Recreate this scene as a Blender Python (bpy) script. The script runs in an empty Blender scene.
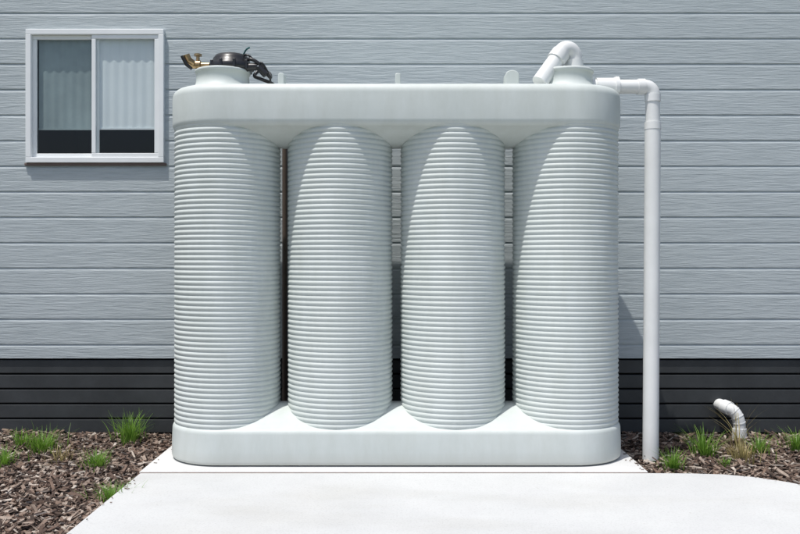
import bpy, math, random
from mathutils import Vector, noise
random.seed(7)
S=bpy.context.scene
S.view_settings.view_transform='Standard'; S.view_settings.look='None'; S.view_settings.exposure=0
R=math.radians
# ---------------------------------------------------------------- helpers
def link(o,parent=None):
    S.collection.objects.link(o)
    if parent: o.parent=parent
    return o
def empty(name):
    o=bpy.data.objects.new(name,None); return link(o)
def mesh(name,verts,faces,mat=None,parent=None,smooth=False):
    me=bpy.data.meshes.new(name); me.from_pydata([tuple(v) for v in verts],[],faces); me.update()
    if mat: me.materials.append(mat)
    if smooth:
        for p in me.polygons: p.use_smooth=True
    return link(bpy.data.objects.new(name,me),parent)
def box(name,x0,x1,y0,y1,z0,z1,mat,parent=None,bev=0.0):
    v=[(x0,y0,z0),(x1,y0,z0),(x1,y1,z0),(x0,y1,z0),(x0,y0,z1),(x1,y0,z1),(x1,y1,z1),(x0,y1,z1)]
    f=[(0,3,2,1),(4,5,6,7),(0,1,5,4),(1,2,6,5),(2,3,7,6),(3,0,4,7)]
    o=mesh(name,v,f,mat,parent)
    if bev:
        m=o.modifiers.new('b','BEVEL'); m.width=bev; m.segments=2
    return o
def lathe(name,cx,cy,prof,mat,parent=None,seg=64,smooth=True,cap=True):
    v=[];f=[]
    for r,z in prof:
        for i in range(seg):
            a=2*math.pi*i/seg; v.append((cx+r*math.cos(a),cy+r*math.sin(a),z))
    n=len(prof)
    for j in range(n-1):
        for i in range(seg):
            k=(i+1)%seg; f.append((j*seg+i,j*seg+k,(j+1)*seg+k,(j+1)*seg+i))
    if cap:
        f.append(tuple(range(seg))[::-1]); f.append(tuple((n-1)*seg+i for i in range(seg)))
    return mesh(name,v,f,mat,parent,smooth)
def tube(name,pts,rads,mat,parent=None,seg=28,cap=True):
    pts=[Vector(p) for p in pts]
    if not isinstance(rads,(list,tuple)): rads=[rads]*len(pts)
    v=[];f=[];prev=None
    for i,p in enumerate(pts):
        a=pts[max(i-1,0)]; b=pts[min(i+1,len(pts)-1)]
        t=(b-a)
        t=t.normalized() if t.length>1e-7 else prev_t
        prev_t=t
        if prev is None:
            u=t.cross(Vector((0,1,0)))
            if u.length<1e-3: u=t.cross(Vector((1,0,0)))
        else: u=prev-t*prev.dot(t)
        u.normalize(); prev=u; w=t.cross(u)
        for k in range(seg):
            an=2*math.pi*k/seg; v.append(p+(u*math.cos(an)+w*math.sin(an))*rads[i])
    for j in range(len(pts)-1):
        for k in range(seg):
            q=(k+1)%seg; f.append((j*seg+k,j*seg+q,(j+1)*seg+q,(j+1)*seg+k))
    if cap:
        f.append(tuple(range(seg))[::-1]); f.append(tuple((len(pts)-1)*seg+i for i in range(seg)))
    o=mesh(name,v,f,mat,parent,True)
    m=o.modifiers.new('e','EDGE_SPLIT'); m.split_angle=R(40)
    return o
def arc(p0,corner,p1,n=10):
    p0,c,p1=Vector(p0),Vector(corner),Vector(p1)
    out=[];w=math.cos(((p0-c).angle(c-p1))/2)
    for i in range(n+1):
        t=i/n; a=(1-t)**2; b=2*t*(1-t)*w; d=t*t
        out.append((p0*a+c*b+p1*d)/(a+b+d))
    return out
# ---------------------------------------------------------------- materials
def newmat(name):
    m=bpy.data.materials.new(name); m.use_nodes=True
    nt=m.node_tree; b=nt.nodes['Principled BSDF']; return m,nt,b
def N(nt,t,**k):
    n=nt.nodes.new(t)
    for a,b in k.items(): setattr(n,a,b)
    return n
def ramp(nt,fac,stops):
    r=N(nt,'ShaderNodeValToRGB'); e=r.color_ramp.elements
    e[0].position=stops[0][0]; e[0].color=(*stops[0][1],1)
    e[1].position=stops[-1][0]; e[1].color=(*stops[-1][1],1)
    for p,c in stops[1:-1]:
        x=e.new(p); x.color=(*c,1)
    nt.links.new(fac,r.inputs[0]); return r.outputs[0]
def noi(nt,scale,detail=5,rough=.6,vec=(1,1,1),src='Object'):
    tc=N(nt,'ShaderNodeTexCoord'); mp=N(nt,'ShaderNodeMapping'); mp.inputs['Scale'].default_value=vec
    nt.links.new(tc.outputs[src],mp.inputs[0])
    n=N(nt,'ShaderNodeTexNoise'); n.inputs['Scale'].default_value=scale; n.inputs['Detail'].default_value=detail; n.inputs['Roughness'].default_value=rough
    nt.links.new(mp.outputs[0],n.inputs['Vector']); return n.outputs['Fac']
def bump(nt,b,h,strength,dist,prev=None):
    n=N(nt,'ShaderNodeBump'); n.inputs['Strength'].default_value=strength; n.inputs['Distance'].default_value=dist
    nt.links.new(h,n.inputs['Height'])
    if prev: nt.links.new(prev,n.inputs['Normal'])
    nt.links.new(n.outputs[0],b.inputs['Normal']); return n.outputs[0]
def mix(nt,a,b,fac,mode='MIX'):
    m=N(nt,'ShaderNodeMix',data_type='RGBA',blend_type=mode)
    if isinstance(fac,float): m.inputs[0].default_value=fac
    else: nt.links.new(fac,m.inputs[0])
    for i,x in ((6,a),(7,b)):
        if isinstance(x,tuple): m.inputs[i].default_value=(*x,1)
        else: nt.links.new(x,m.inputs[i])
    return m.outputs[2]
def simple(name,c,rough=.5,var=.12,scale=6,metal=0,bs=.0,bd=.001):
    m,nt,b=newmat(name)
    lo=tuple(x*(1-var) for x in c); hi=tuple(min(1,x*(1+var)) for x in c)
    col=ramp(nt,noi(nt,scale),[(.3,lo),(.7,hi)])
    nt.links.new(col,b.inputs['Base Color']); b.inputs['Roughness'].default_value=rough; b.inputs['Metallic'].default_value=metal
    if bs: bump(nt,b,noi(nt,scale*25,3),bs,bd)
    return m
def tankmat():
    m,nt,b=newmat('tank_polyethylene')
    c=ramp(nt,noi(nt,2.2,6,.65),[(.3,(.56,.605,.585)),(.7,(.62,.66,.64))])
    d=ramp(nt,noi(nt,9,8,.7,(1,1,.25)),[(.35,(.93,.93,.915)),(.6,(1,1,1))])
    c2=mix(nt,c,d,1.0,'MULTIPLY')
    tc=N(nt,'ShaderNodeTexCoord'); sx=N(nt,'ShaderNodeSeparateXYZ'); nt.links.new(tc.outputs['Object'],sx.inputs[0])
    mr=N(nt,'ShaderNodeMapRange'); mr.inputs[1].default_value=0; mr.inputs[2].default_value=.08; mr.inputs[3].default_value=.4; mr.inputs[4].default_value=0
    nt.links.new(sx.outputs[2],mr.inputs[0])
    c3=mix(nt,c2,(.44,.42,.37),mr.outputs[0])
    nt.links.new(c3,b.inputs['Base Color']); b.inputs['Roughness'].default_value=.55
    b.inputs['Specular IOR Level'].default_value=.4
    bump(nt,b,noi(nt,160,3),.15,.001,bump(nt,b,noi(nt,5,2),.25,.006))
    return m
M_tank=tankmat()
M_pvc=simple('white_pvc',(.74,.75,.74),.4,.05,5,bs=.1)
def sidingmat():
    m,nt,b=newmat('painted_siding')
    g=noi(nt,11,8,.64,(.6,1,8)); g2=noi(nt,50,5,.6,(.25,1,6))
    c=ramp(nt,noi(nt,1.3,6,.6,(.6,1,2.5)),[(.3,(.445,.495,.51)),(.7,(.49,.54,.555))])
    c2=mix(nt,c,ramp(nt,g,[(.38,(.85,.86,.87)),(.55,(1,1,1))]),.8,'MULTIPLY')
    nt.links.new(c2,b.inputs['Base Color']); b.inputs['Roughness'].default_value=.5
    p=bump(nt,b,g,.62,.007); bump(nt,b,g2,.4,.003,p)
    return m
M_side=sidingmat()
M_skirt=simple('charcoal_skirt_paint',(.038,.042,.045),.5,.25,5,bs=.15)
M_void=simple('dark_void',(.012,.012,.013),.9)
M_frame=simple('white_window_frame',(.82,.84,.84),.35,.03)
M_black=simple('black_plastic',(.018,.018,.02),.35,.2)
M_brass=simple('brass',(.40,.28,.15),.35,.3,30,metal=.9)
M_roof=simple('roof_metal',(.2,.22,.23),.4)
M_rubber=simple('joint_filler',(.13,.08,.055),.9,.3,20)
M_blue=simple('blue_cable',(.03,.12,.12),.4)
def conc(name,lo,hi):
    m,nt,b=newmat(name)
    c=ramp(nt,noi(nt,1.5,9,.65),[(.3,lo),(.68,hi)])
    sp=ramp(nt,noi(nt,120,3,.6),[(.3,(.86,.855,.85)),(.5,(1,1,1))])
    c2=mix(nt,c,sp,.9,'MULTIPLY')
    st=ramp(nt,noi(nt,.9,4,.5,(1,3,1)),[(.3,(.91,.90,.88)),(.5,(1,1,1))])
    c3=mix(nt,c2,st,1.0,'MULTIPLY')
    sp2=ramp(nt,noi(nt,28,2,.5),[(.22,(.72,.68,.62)),(.27,(1,1,1))])
    c4=mix(nt,c3,sp2,.7,'MULTIPLY')
    nt.links.new(c4,b.inputs['Base Color']); b.inputs['Roughness'].default_value=.85
    p=bump(nt,b,noi(nt,90,4,.6,(.12,1,1)),.4,.002); bump(nt,b,noi(nt,300,2),.25,.001,p)
    return m
M_conc=conc('brushed_concrete',(.505,.515,.515),(.58,.59,.585))
M_conc2=conc('smooth_concrete',(.56,.565,.56),(.64,.645,.635))
def chipmat():
    m,nt,b=newmat('wood_chips')
    g=N(nt,'ShaderNodeNewGeometry')
    c=ramp(nt,g.outputs['Random Per Island'],[(0,(.04,.028,.021)),(.3,(.115,.072,.053)),(.55,(.20,.135,.10)),(.8,(.33,.26,.21)),(1,(.52,.46,.40))])
    c2=mix(nt,c,ramp(nt,noi(nt,60,4),[(.3,(.65,.65,.65)),(.65,(1,1,1))]),1.0,'MULTIPLY')
    nt.links.new(c2,b.inputs['Base Color']); b.inputs['Roughness'].default_value=.85; return m
M_chip=chipmat()
def soilmat():
    m,nt,b=newmat('mulch_soil')
    nt.links.new(ramp(nt,noi(nt,45,6,.7),[(.3,(.03,.02,.015)),(.6,(.10,.07,.05)),(.8,(.2,.14,.11))]),b.inputs['Base Color'])
    b.inputs['Roughness'].default_value=.95; bump(nt,b,noi(nt,60,5,.7),.8,.02); return m
M_soil=soilmat()
def grassmat(name,a,c_):
    m,nt,b=newmat(name); g=N(nt,'ShaderNodeNewGeometry')
    nt.links.new(ramp(nt,g.outputs['Random Per Island'],[(0,a),(1,c_)]),b.inputs['Base Color'])
    b.inputs['Roughness'].default_value=.5
    tr=N(nt,'ShaderNodeBsdfTranslucent'); tr.inputs[0].default_value=(*c_,1)
    ms=N(nt,'ShaderNodeMixShader'); ms.inputs[0].default_value=.35
    out=nt.nodes['Material Output']
    nt.links.new(b.outputs[0],ms.inputs[1]); nt.links.new(tr.outputs[0],ms.inputs[2]); nt.links.new(ms.outputs[0],out.inputs[0])
    return m
M_gr=grassmat('green_grass',(.08,.18,.025),(.22,.40,.055))
M_dry=grassmat('dry_grass',(.22,.17,.06),(.45,.39,.18))
# ---------------------------------------------------------------- tank
tank=empty('rainwater_tank')
CY=.31; R0=.304; CXs=[-0.974,-0.338,0.298,0.934]
XL,XR=-.974,.934
def stadium(off,z,n=40):
    r=R0+off; o=[]
    for i in range(n+1):
        a=-math.pi/2+math.pi*i/n; o.append((XR+r*math.cos(a),CY+r*math.sin(a),z))
    for t in range(1,24): o.append((XR+(XL-XR)*t/24,CY+r,z))
    for i in range(n+1):
        a=math.pi/2+math.pi*i/n; o.append((XL+r*math.cos(a),CY+r*math.sin(a),z))
    for t in range(1,24): o.append((XL+(XR-XL)*t/24,CY-r,z))
    return o
def stad(name,prof,mat):
    v=[];f=[]
    for o,z in prof: v+=stadium(o,z)
    n=len(stadium(0,0))
    for j in range(len(prof)-1):
        for i in range(n):
            k=(i+1)%n; f.append((j*n+i,j*n+k,(j+1)*n+k,(j+1)*n+i))
    f.append(tuple(range(n))[::-1]); f.append(tuple((len(prof)-1)*n+i for i in range(n)))
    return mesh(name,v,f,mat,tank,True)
def rnd(o0,z0,o1,z1,n,kind):
    out=[]
    for i in range(n+1):
        t=math.pi/2*i/n
        if kind==0: out.append((o0+(o1-o0)*(1-math.cos(t)),z0+(z1-z0)*math.sin(t)))
        else: out.append((o0+(o1-o0)*math.sin(t),z0+(z1-z0)*(1-math.cos(t))))
    return out
base=[(-.28,.004)]+rnd(-.018,.004,.004,.026,5,1)+[(.003,.10)]+rnd(0,.170,-.026,.200,6,0)+[(-.07,.220),(-.12,.243),(-.17,.266),(-.21,.283),(-.27,.295)]
stad('base',base,M_tank)
deck=[(-.27,1.735),(-.21,1.745),(-.17,1.757),(-.12,1.775),(-.07,1.797)]+rnd(-.035,1.815,0,1.855,7,1)+[(.001,1.92)]+rnd(0,1.995,-.045,2.045,8,0)+[(-.08,2.050),(-.2,2.054)]
stad('top_deck',deck,M_tank)
NR=60; z0,z1=.196,1.84
for ci,cx in enumerate(CXs):
    prof=[(.288,z0-.02)]
    sub=8
    for i in range(NR*sub+1):
        t=i/sub; s=abs(math.sin(math.pi*t))**.95
        prof.append((.289+.0068*s, z0+(z1-z0)*i/(NR*sub)))
    prof.append((.288,z1+.03))
    lathe('ribbed_column_%d'%(ci+1),cx,CY,prof,M_tank,tank,seg=112)
def riser(name,cx,r,h):
    z=2.045
    lathe(name,cx,CY,[(r+.03,z-.01),(r+.028,z+.01),(r+.01,z+.025),(r,z+.05),(r-.004,z+h-.02),(r+.004,z+h-.018),(r+.004,z+h-.004),(r-.002,z+h),(r*.6,z+h+.006),(.01,z+h+.008)],M_tank,tank,seg=64)
riser('inlet_riser',-1.003,.15,.125)
riser('access_riser',.945,.145,.125)
px=-.955
lathe('black_filter_cap',px,CY,[(.118,2.17),(.121,2.185),(.121,2.205),(.108,2.212),(.103,2.236),(.088,2.256),(.05,2.267),(.01,2.270)],M_black,tank,seg=40)
for k in range(10):
    a=k*math.pi/5
    x=px+.119*math.cos(a); y=CY+.119*math.sin(a)
    box('filter_lug_%d'%k,x-.008,x+.008,y-.008,y+.008,2.168,2.218,M_black,tank,.003)
tube('brass_valve_body',[(-1.075,CY-.02,2.20),(-1.12,CY-.02,2.20),(-1.125,CY-.02,2.20),(-1.15,CY-.02,2.20),(-1.152,CY-.02,2.20),(-1.175,CY-.02,2.20)],[.014,.014,.026,.026,.02,.02],M_brass,tank,16)
tube('brass_valve_outlet',[(-1.165,CY-.03,2.205),(-1.19,CY-.05,2.22),(-1.20,CY-.06,2.25)],[.02,.024,.022],M_brass,tank,14)
tube('brass_valve_stem',[(-1.14,CY-.02,2.18),(-1.14,CY-.02,2.25),(-1.14,CY-.02,2.251),(-1.14,CY-.02,2.262)],[.01,.01,.022,.022],M_brass,tank,12)
tube('valve_lever',[(-1.165,CY-.06,2.17),(-1.19,CY-.08,2.19),(-1.215,CY-.09,2.235)],[.008,.01,.007],M_black,tank,10)
def cable(name,ctrl,r,mat,parent):
    c=[Vector(p) for p in ctrl]; pts=[]
    for i in range(len(c)-1):
        a=c[max(i-1,0)];b=c[i];d=c[i+1];e=c[min(i+2,len(c)-1)]
        for k in range(8):
            t=k/8; pts.append(.5*((2*b)+(d-a)*t+(2*a-5*b+4*d-e)*t*t+(3*b-a-3*d+e)*t**3))
    pts.append(c[-1]); return tube(name,pts,r,mat,parent,10)
cable('pump_cable_loop',[(-.88,CY-.03,2.21),(-.84,CY-.06,2.225),(-.79,CY-.06,2.20),(-.76,CY-.04,2.16),(-.735,CY,2.135),(-.75,CY+.05,2.17),(-.80,CY+.06,2.19),(-.83,CY+.03,2.15),(-.78,CY-.02,2.12),(-.72,CY+.04,2.10),(-.69,CY+.2,2.067),(-.665,CY+.33,2.06),(-.655,CY+.35,1.9),(-.66,CY+.35,1.2),(-.65,CY+.35,.6),(-.655,CY+.35,.1)],.010,M_black,tank)
cable('thin_cable',[(-.90,CY-.02,2.235),(-.87,CY-.05,2.25),(-.84,CY-.06,2.24),(-.80,CY-.05,2.20),(-.77,CY-.07,2.20),(-.74,CY-.05,2.15),(-.73,CY-.03,2.10),(-.76,CY-.01,2.06)],.006,M_black,tank)
cable('blue_cable_tail',[(-.89,CY-.01,2.25),(-.868,CY-.03,2.282),(-.845,CY-.04,2.295)],.005,M_blue,tank)
tube('cable_gland',[(-.86,CY-.05,2.18),(-.80,CY-.05,2.185)],[.024,.02],M_black,tank,14)
tube('cable_plug',[(-.79,CY-.06,2.18),(-.75,CY-.06,2.135)],[.021,.019],M_black,tank,14)
M_tan=simple('brown_conduit',(.09,.065,.05),.6)
for i,(lx,w) in enumerate([(-.668,.034),(-.012,.03),(.63,.075)]):
    n=14; pr=[(-w/2-.02,2.04),(-w/2,2.065)]
    for k in range(n+1):
        a=math.pi-math.pi*k/n; pr.append((w/2*math.cos(a),2.14+w*.35*math.sin(a)))
    pr+= [(w/2,2.065),(w/2+.02,2.04)]
    v=[(lx+x,CY-.05,z) for x,z in pr]+[(lx+x,CY+.05,z) for x,z in pr]; m=len(pr)
    f=[tuple(range(m)),tuple(range(m,2*m))[::-1]]+[(k,m+k,m+(k+1)%m,(k+1)%m) for k in range(m)]
    o=mesh('lifting_lug_%d'%(i+1),v,f,M_tank,tank); b=o.modifiers.new('b','BEVEL'); b.width=.004; b.segments=2
r=.046
tube('inlet_pipe',[(.985,CY,2.16),(.985,CY,2.23)]+arc((.985,CY,2.245),(.985,CY-.005,2.35),(.915,CY-.03,2.278),12)+[(.775,CY-.10,2.085)],r,M_pvc,tank)
tube('inlet_socket_upright',[(.985,CY,2.165),(.985,CY,2.23)],.053,M_pvc,tank)
tube('inlet_socket_slanted',[(.905,CY-.035,2.263),(.872,CY-.052,2.219)],.053,M_pvc,tank)
# ---------------------------------------------------------------- overflow downpipe
dp=empty('downpipe')
X=1.432; Z=2.082
tube('horizontal_run',[(1.06,CY,Z),(1.38,CY,Z)]+arc((1.385,CY,Z),(X,CY,Z),(X,CY,Z-.047),10)+[(X,CY,1.86)],.040,M_pvc,dp)
tube('lower_run',[(X,CY,1.87),(X-.012,CY,-.03)],.0445,M_pvc,dp)
tube('pipe_collar',[(X,CY,1.84),(X,CY,1.88)],.0465,M_pvc,dp)
tube('elbow_collar_side',[(1.345,CY,Z),(1.385,CY,Z)],.045,M_pvc,dp)
tube('elbow_collar_down',[(X,CY,Z-.045),(X,CY,Z-.085)],.045,M_pvc,dp)
tube('tank_socket',[(1.11,CY,Z),(1.225,CY,Z)],.05,M_pvc,dp)
tube('tank_flange',[(1.215,CY,Z),(1.235,CY,Z)],.057,M_pvc,dp)
box('pipe_saddle',1.12,1.21,CY-.045,CY+.045,2.0,2.05,M_tank,dp,.006)
# ---------------------------------------------------------------- house
house=empty('weatherboard_house')
WY=.85; K=(4.5+WY)/5.45
def zk(z): return 1.1+(z-1.1)*K
zl0=zk(.561); p=.1637*K; zb=zk(.468); zt=4.1
prof=[(zb,.004),(zb+.001,-.006)]
zz=zl0
sc=[(-.022,-.0065),(-.014,-.0045),(-.006,-.0005),(0,0.0)]
prof+=[(zz+a,b) for a,b in sc]
while zz+p<zt:
    prof.append((zz+.0006,-.0068)); prof+=[(zz+p+a,b) for a,b in sc]
    zz+=p
prof.append((zz+.001,-.006)); prof.append((zt,-.006))
wx0,wx1,wz0,wz1=-2.39*K,-1.508*K,zk(1.722),zk(2.575)
def yat(z):
    for a,b in zip(prof,prof[1:]):
        if a[0]<=z<=b[0]: return a[1]+(b[1]-a[1])*(z-a[0])/max(1e-6,b[0]-a[0])
def strip(x0,x1,pf,v,f):
    b=len(v)
    for z,y in pf: v+= [(x0,WY+y,z),(x1,WY+y,z)]
    for i in range(len(pf)-1): f.append((b+2*i,b+2*i+1,b+2*i+3,b+2*i+2))
v=[];f=[]
HX0,HX1=-7.5,7.0
strip(HX0,wx0,prof,v,f); strip(wx1,HX1,prof,v,f)
strip(wx0,wx1,[q for q in prof if q[0]<wz0]+[(wz0,yat(wz0))],v,f)
strip(wx0,wx1,[(wz1,yat(wz1))]+[q for q in prof if q[0]>wz1],v,f)
mesh('siding',v,f,M_side,house)
box('skirt_backing',HX0,HX1,WY+.045,WY+.06,-.15,zb+.02,M_void,house)
z=zb-.012
for i in range(6):
    box('skirt_slat_%d'%i,HX0,HX1,WY+.008,WY+.03,z-.082,z,M_skirt,house,.003); z-=.094
box('side_wall_a',HX0-.02,HX0,WY-.008,WY+7,-.15,zt,M_side,house)
box('side_wall_b',HX1,HX1+.02,WY-.008,WY+7,-.15,zt,M_side,house)
box('rear_wall',HX0,HX1,WY+7,WY+7.02,-.15,zt,M_side,house)
box('barge_trim',HX0-.03,HX1+.03,WY-.012,WY+.05,zt+.001,zt+.18,M_frame,house,.004)
mesh('roof',[(HX0-.05,WY-.02,zt+.185),(HX1+.05,WY-.02,zt+.185),(HX1+.05,WY+3.5,zt+1.1),(HX0-.05,WY+3.5,zt+1.1),(HX1+.05,WY+7.1,zt+.185),(HX0-.05,WY+7.1,zt+.185)],[(0,1,2,3),(3,2,4,5)],M_roof,house)
tube('wall_conduit',[(-.722,WY-.03,.1),(-.722,WY-.03,1.95)],.016,M_tan,house,14)
def glass():
    m,nt,b=newmat('window_glass'); nt.nodes.remove(b)
    t=N(nt,'ShaderNodeBsdfTransparent'); t.inputs[0].default_value=(.92,.95,.945,1)
    g=N(nt,'ShaderNodeBsdfGlossy'); g.inputs['Roughness'].default_value=.01
    # thin pane: same Fresnel reflectance from either side
    ge=N(nt,'ShaderNodeNewGeometry'); mr=N(nt,'ShaderNodeMapRange')
    mr.inputs[3].default_value=1.5; mr.inputs[4].default_value=1/1.5
    nt.links.new(ge.outputs['Backfacing'],mr.inputs[0])
    fr=N(nt,'ShaderNodeFresnel'); nt.links.new(mr.outputs[0],fr.inputs[0])
    ms=N(nt,'ShaderNodeMixShader'); nt.links.new(fr.outputs[0],ms.inputs[0]); nt.links.new(t.outputs[0],ms.inputs[1]); nt.links.new(g.outputs[0],ms.inputs[2])
    nt.links.new(ms.outputs[0],nt.nodes['Material Output'].inputs[0]); return m
M_glass=glass()
M_blind1=simple('grey_blind',(.28,.34,.35),.8,.15,4)
M_blind2=simple('pale_blind',(.74,.78,.80),.8,.04,3)
def bar(n,x0,x1,z0,z1,y0,y1,mat=M_frame,bev=.003): return box(n,x0,x1,y0,y1,z0,z1,mat,house,bev)
fw=.034; yo=WY-.035; yi=WY+.03
bar('window_head',wx0,wx1,wz1-fw,wz1,yo,yi); bar('window_sill',wx0,wx1,wz0,wz0+fw,yo,yi)
bar('window_jamb_a',wx0,wx0+fw,wz0+fw,wz1-fw,yo,yi); bar('window_jamb_b',wx1-fw,wx1,wz0+fw,wz1-fw,yo,yi)
bar('window_sill_strip',wx0-.012,wx1+.012,wz0-.016,wz0-.001,yo+.012,WY+.02,simple('brown_strip',(.14,.10,.09),.6))  # thin dark brown strip along the underside of the sill
mx=-1.948*K
sw=.026
def sash(n,x0,x1,y):
    z0,z1=wz0+fw,wz1-fw
    bar(n+'_rail_top',x0,x1,z1-sw,z1,y,y+.016); bar(n+'_rail_bottom',x0,x1,z0,z0+sw,y,y+.016)
    bar(n+'_stile_a',x0,x0+sw,z0+sw,z1-sw,y,y+.016); bar(n+'_stile_b',x1-sw,x1,z0+sw,z1-sw,y,y+.016)
    mesh(n+'_glass',[(x0+sw,y+.008,z0+sw),(x1-sw,y+.008,z0+sw),(x1-sw,y+.008,z1-sw),(x0+sw,y+.008,z1-sw)],[(0,1,2,3)],M_glass,house)
sash('window_sash_a',wx0+fw,mx+.018,WY-.008)
sash('window_sash_b',mx-.022,wx1-fw,WY-.028)
zbld=zk(1.95)
def blind(n,x0,x1,mat,yb):
    v=[];f=[];k=60
    for i in range(k+1):
        x=x0+(x1-x0)*i/k; y=yb+.002*math.sin(i*.7)
        v+=[(x,y,zbld),(x,y,wz1-fw-.002)]
    for i in range(k): f.append((2*i,2*i+2,2*i+3,2*i+1))
    mesh(n,v,f,mat,house,True)
    box(n+'_rail',x0,x1,yb-.005,yb+.005,zbld-.012,zbld,mat,house)
blind('roller_blind_a',wx0+.062,mx,M_blind1,WY+.022); blind('roller_blind_b',mx+.008,wx1-.036,M_blind2,WY+.006)
x0,x1,y0,y1,za,zc=wx0-.3,wx1+.3,WY+.032,WY+1.6,wz0-.4,wz1+.1
M_room=simple('room_dark',(.05,.055,.06),.8)  # darkness of the unlit room is put into this near-black colour
mesh('room_shell',[(x0,y0,za),(x1,y0,za),(x1,y1,za),(x0,y1,za),(x0,y0,zc),(x1,y0,zc),(x1,y1,zc),(x0,y1,zc)],[(0,1,2,3),(4,5,6,7),(1,2,6,5),(2,3,7,6),(3,0,4,7)],M_room,house)
# ---------------------------------------------------------------- drain elbow
dr=empty('drain_pipe')
dx,dy=2.06,.74
pts=[(dx+.035,dy,-.08),(dx+.035,dy,.05)]+arc((dx+.035,dy,.07),(dx+.030,dy-.01,.165),(dx-.022,dy+.02,.180),12)+[(dx-.040,dy+.06,.187),(dx-.044,WY+.02,.187)]
tube('bend',pts,.037,M_pvc,dr,28)
tube('collar_top',[Vector(pts[13]),Vector(pts[15])],.043,M_pvc,dr)
tube('collar_low',[(dx+.035,dy,.0),(dx+.035,dy,.06)],.043,M_pvc,dr)
for k in range(3):
    q=Vector(pts[4+3*k]); q2=Vector(pts[5+3*k]); d=(q2-q).normalized()*.003
    tube('rib_%d'%k,[q-d,q+d],.039,M_pvc,dr)
# ---------------------------------------------------------------- ground
mesh('ground',[(-150,-150,-.12),(150,-150,-.12),(150,150,-.12),(-150,150,-.12)],[(0,1,2,3)],simple('lawn_ground',(.07,.10,.035),.9,.4,3))
redge=[(1.29,.9),(1.29,-.115),(1.50,-.115),(1.66,-.135),(1.80,-.19),(1.93,-.29),(2.06,-.44),(2.2,-.7),(2.32,-1.1),(2.4,-2.0),(2.4,-12)]
def rx(y):
    if y>-.115: return 1.29
    for a,b in zip(redge[1:],redge[2:]):
        if b[1]<=y<=a[1] and b[1]!=a[1]: return a[0]+(b[0]-a[0])*(a[1]-y)/(a[1]-b[1])
    return 2.4
def slab(name,poly,z0,z1,mat):
    n=len(poly); v=[(x,y,z0) for x,y in poly]+[(x,y,z1) for x,y in poly]
    f=[tuple(range(n))[::-1],tuple(range(n,2*n))]+[(k,(k+1)%n,n+(k+1)%n,n+k) for k in range(n)]
    o=mesh(name,v,f,mat); b=o.modifiers.new('b','BEVEL'); b.width=.006; b.segments=3; b.limit_method='ANGLE'; b.angle_limit=R(50); return o
slab('concrete_slab',[(-1.355,-.09),(1.29,-.09),(1.29,.80),(-1.355,.80)],-.11,0.0,M_conc2)
slab('expansion_joint',[(-1.35,-.111),(1.288,-.111),(1.288,-.0885),(-1.35,-.0885)],-.11,-.004,M_rubber)
path=[(-1.345,-.110)]+[(-1.345,-12)]+[(2.4,-12)]+redge[2:-1][::-1]+[(1.292,-.110)]
slab('concrete_path',path,-.11,-.002,M_conc)
def hgt(x,y):
    t=min(1,max(0,(y+.2)/1.0)); base=-.055+.055*t*t
    return base+.022*noise.noise(Vector((x*2.3,y*2.3,1)))+.010*noise.noise(Vector((x*9,y*9,4)))
def sheet(x0f,x1f,y0,y1,nx,ny):
    v=[];f=[]
    for j in range(ny+1):
        y=y0+(y1-y0)*j/ny; a=x0f(y); b=x1f(y)
        for i in range(nx+1):
            x=a+(b-a)*i/nx; v.append((x,y,hgt(x,y)-.008))
    for j in range(ny):
        for i in range(nx): k=j*(nx+1)+i; f.append((k,k+1,k+nx+2,k+nx+1))
    return v,f
v1,f1=sheet(lambda y:-6,lambda y:-1.34,-4,WY+.05,90,90)
v2,f2=sheet(lambda y:rx(y)-.012,lambda y:6,-4,WY+.05,90,90)
mesh('mulch_bed_soil',v1+v2,f1+[tuple(i+len(v1) for i in q) for q in f2],M_soil,None,True)
v=[];f=[]
def chip(x,y,z,L,W,T,yaw,pit,rol):
    b=len(v)
    cy,sy=math.cos(yaw),math.sin(yaw)
    k=random.uniform(-.3,.3)*W; tp=random.uniform(.3,1)
    for (a,c,d) in ((-1,-1,-1),(1,-tp,-1),(1,tp,-1),(-1,1,-1),(-1,-1,1),(1,-tp,1),(1,tp,1),(-1,1,1)):
        px_=a*L/2; py_=c*W/2+k*a; pz_=d*T/2+px_*pit+py_*rol
        v.append((x+px_*cy-py_*sy,y+px_*sy+py_*cy,z+pz_))
    for q in ((4,5,6,7),(0,1,5,4),(1,2,6,5),(2,3,7,6),(3,0,4,7)): f.append(tuple(b+i for i in q))
def scatter(n,xa,xb,ya,yb):
    for _ in range(n):
        x=random.uniform(xa,xb); y=random.uniform(ya,yb)
        if -1.35<x<rx(y)+.008: continue
        L=random.choice([.015,.02,.03,.035,.045,.06,.085])*random.uniform(.7,1.2); W=random.uniform(.005,.02)
        chip(x,y,hgt(x,y)+random.uniform(-.004,.014),L,W,random.uniform(.002,.007),random.uniform(0,6.28),random.gauss(0,.28),random.gauss(0,.35))
scatter(22000,-3.3,-1.35,-1.4,WY)
scatter(9000,-6,-3.3,-1.4,WY)
scatter(11000,1.29,3.3,-1.2,WY)
scatter(7000,3.3,6,-1.2,WY)
for _ in range(60):
    s=random.random()
    if s<.5: x=-1.34+abs(random.gauss(0,.025)); y=random.uniform(-1.2,.8)
    else:
        y=random.uniform(-.8,.8); x=rx(y)-.01-abs(random.gauss(0,.025))
    if abs(y+.1)<.03: continue
    chip(x,y,.004,random.uniform(.006,.02),random.uniform(.003,.007),.003,random.uniform(0,6.28),0,0)
mesh('wood_chip_mulch',v,f,M_chip)
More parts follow.
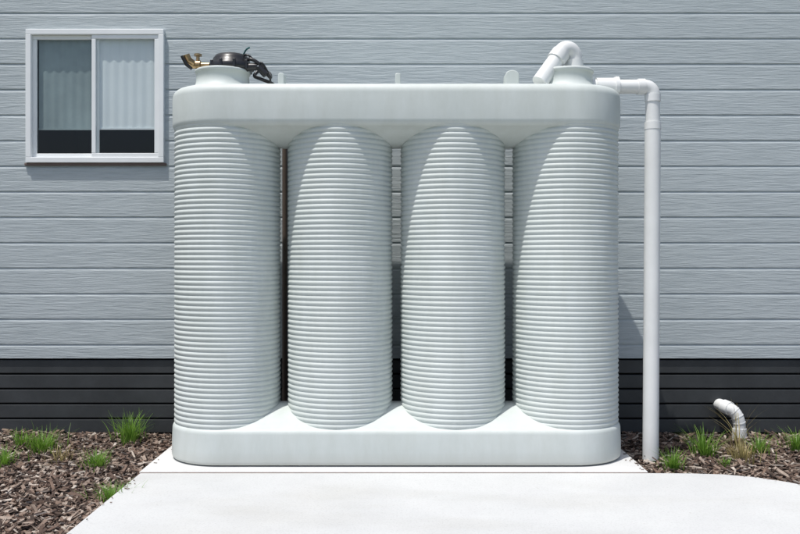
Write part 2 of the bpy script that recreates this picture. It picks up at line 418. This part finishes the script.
def tuft(name,x,y,n,h,spread,mat):
    V=[];F=[]
    for _ in range(n):
        a=random.uniform(0,6.283); rr=abs(random.gauss(0,spread*.35)); bx=x+rr*math.cos(a); by=y+rr*math.sin(a)
        bz=hgt(bx,by)-.005
        a+=random.gauss(0,.5); H=h*random.uniform(.4,1.05); lean=random.uniform(.1,.9)*H; w=random.uniform(.002,.0045)
        s=4; b=len(V)
        for i in range(s+1):
            t=i/s; cx=bx+math.cos(a)*lean*t*t; cyy=by+math.sin(a)*lean*t*t; cz=bz+H*(t-.28*t*t*lean/H)
            ww=w*(1-t*.92)
            V+=[(cx-math.sin(a)*ww,cyy+math.cos(a)*ww,cz),(cx+math.sin(a)*ww,cyy-math.cos(a)*ww,cz)]
        for i in range(s): F.append((b+2*i,b+2*i+1,b+2*i+3,b+2*i+2))
    return mesh(name,V,F,mat,None,True)
def P(px_,py_,z=-.02):
    d=(1.1-z)*849/(py_-260); return ((px_-400)*d/849,d-4.5)
for (qx,qy,n,h,sp,m) in [(130,443,200,.20,.14,M_gr),(42,450,200,.15,.17,M_gr),(22,448,90,.13,.08,M_gr),(95,463,150,.12,.12,M_gr),(112,494,150,.11,.14,M_gr),
    (4,460,110,.13,.09,M_gr),(704,454,170,.20,.11,M_gr),(672,466,130,.14,.08,M_gr),(742,457,170,.12,.15,M_dry),(760,452,90,.14,.12,M_gr),(797,449,130,.16,.09,M_gr),(725,462,40,.07,.1,M_gr),
    (738,448,24,.30,.06,M_dry),(60,457,60,.10,.22,M_dry),(-60,460,120,.14,.12,M_gr),(880,455,120,.16,.12,M_gr)]:
    x,y=P(qx,qy); y=min(y,WY-.07); tuft('grass_tuft',x,y,n,h,sp,m)
# ---------------------------------------------------------------- light
E=R(70.5); A=R(-45)
sun=Vector((math.sin(A)*math.cos(E),-math.cos(A)*math.cos(E),math.sin(E)))
L=bpy.data.lights.new('sun','SUN'); L.energy=3.8; L.angle=R(.5); L.color=(1,.97,.925)
lo=link(bpy.data.objects.new('sun',L)); lo.rotation_euler=sun.to_track_quat('Z','Y').to_euler(); lo.location=(-3,-4,8)
w=bpy.data.worlds.new('World'); S.world=w; w.use_nodes=True; nt=w.node_tree
bg=nt.nodes['Background']; sk=nt.nodes.new('ShaderNodeTexSky'); sk.sky_type='NISHITA'; sk.sun_disc=False
sk.sun_elevation=E; sk.sun_rotation=math.atan2(sun.x,sun.y); sk.dust_density=2.5; sk.air_density=.85
nt.links.new(sk.outputs[0],bg.inputs[0]); bg.inputs[1].default_value=.14
# ---------------------------------------------------------------- camera
c=bpy.data.cameras.new('camera'); c.sensor_width=36; c.lens=38.2; c.clip_end=600; c.shift_y=-.0088
co=link(bpy.data.objects.new('camera',c)); co.location=(0,-4.5,1.1); co.rotation_euler=(R(90),0,0); S.camera=co
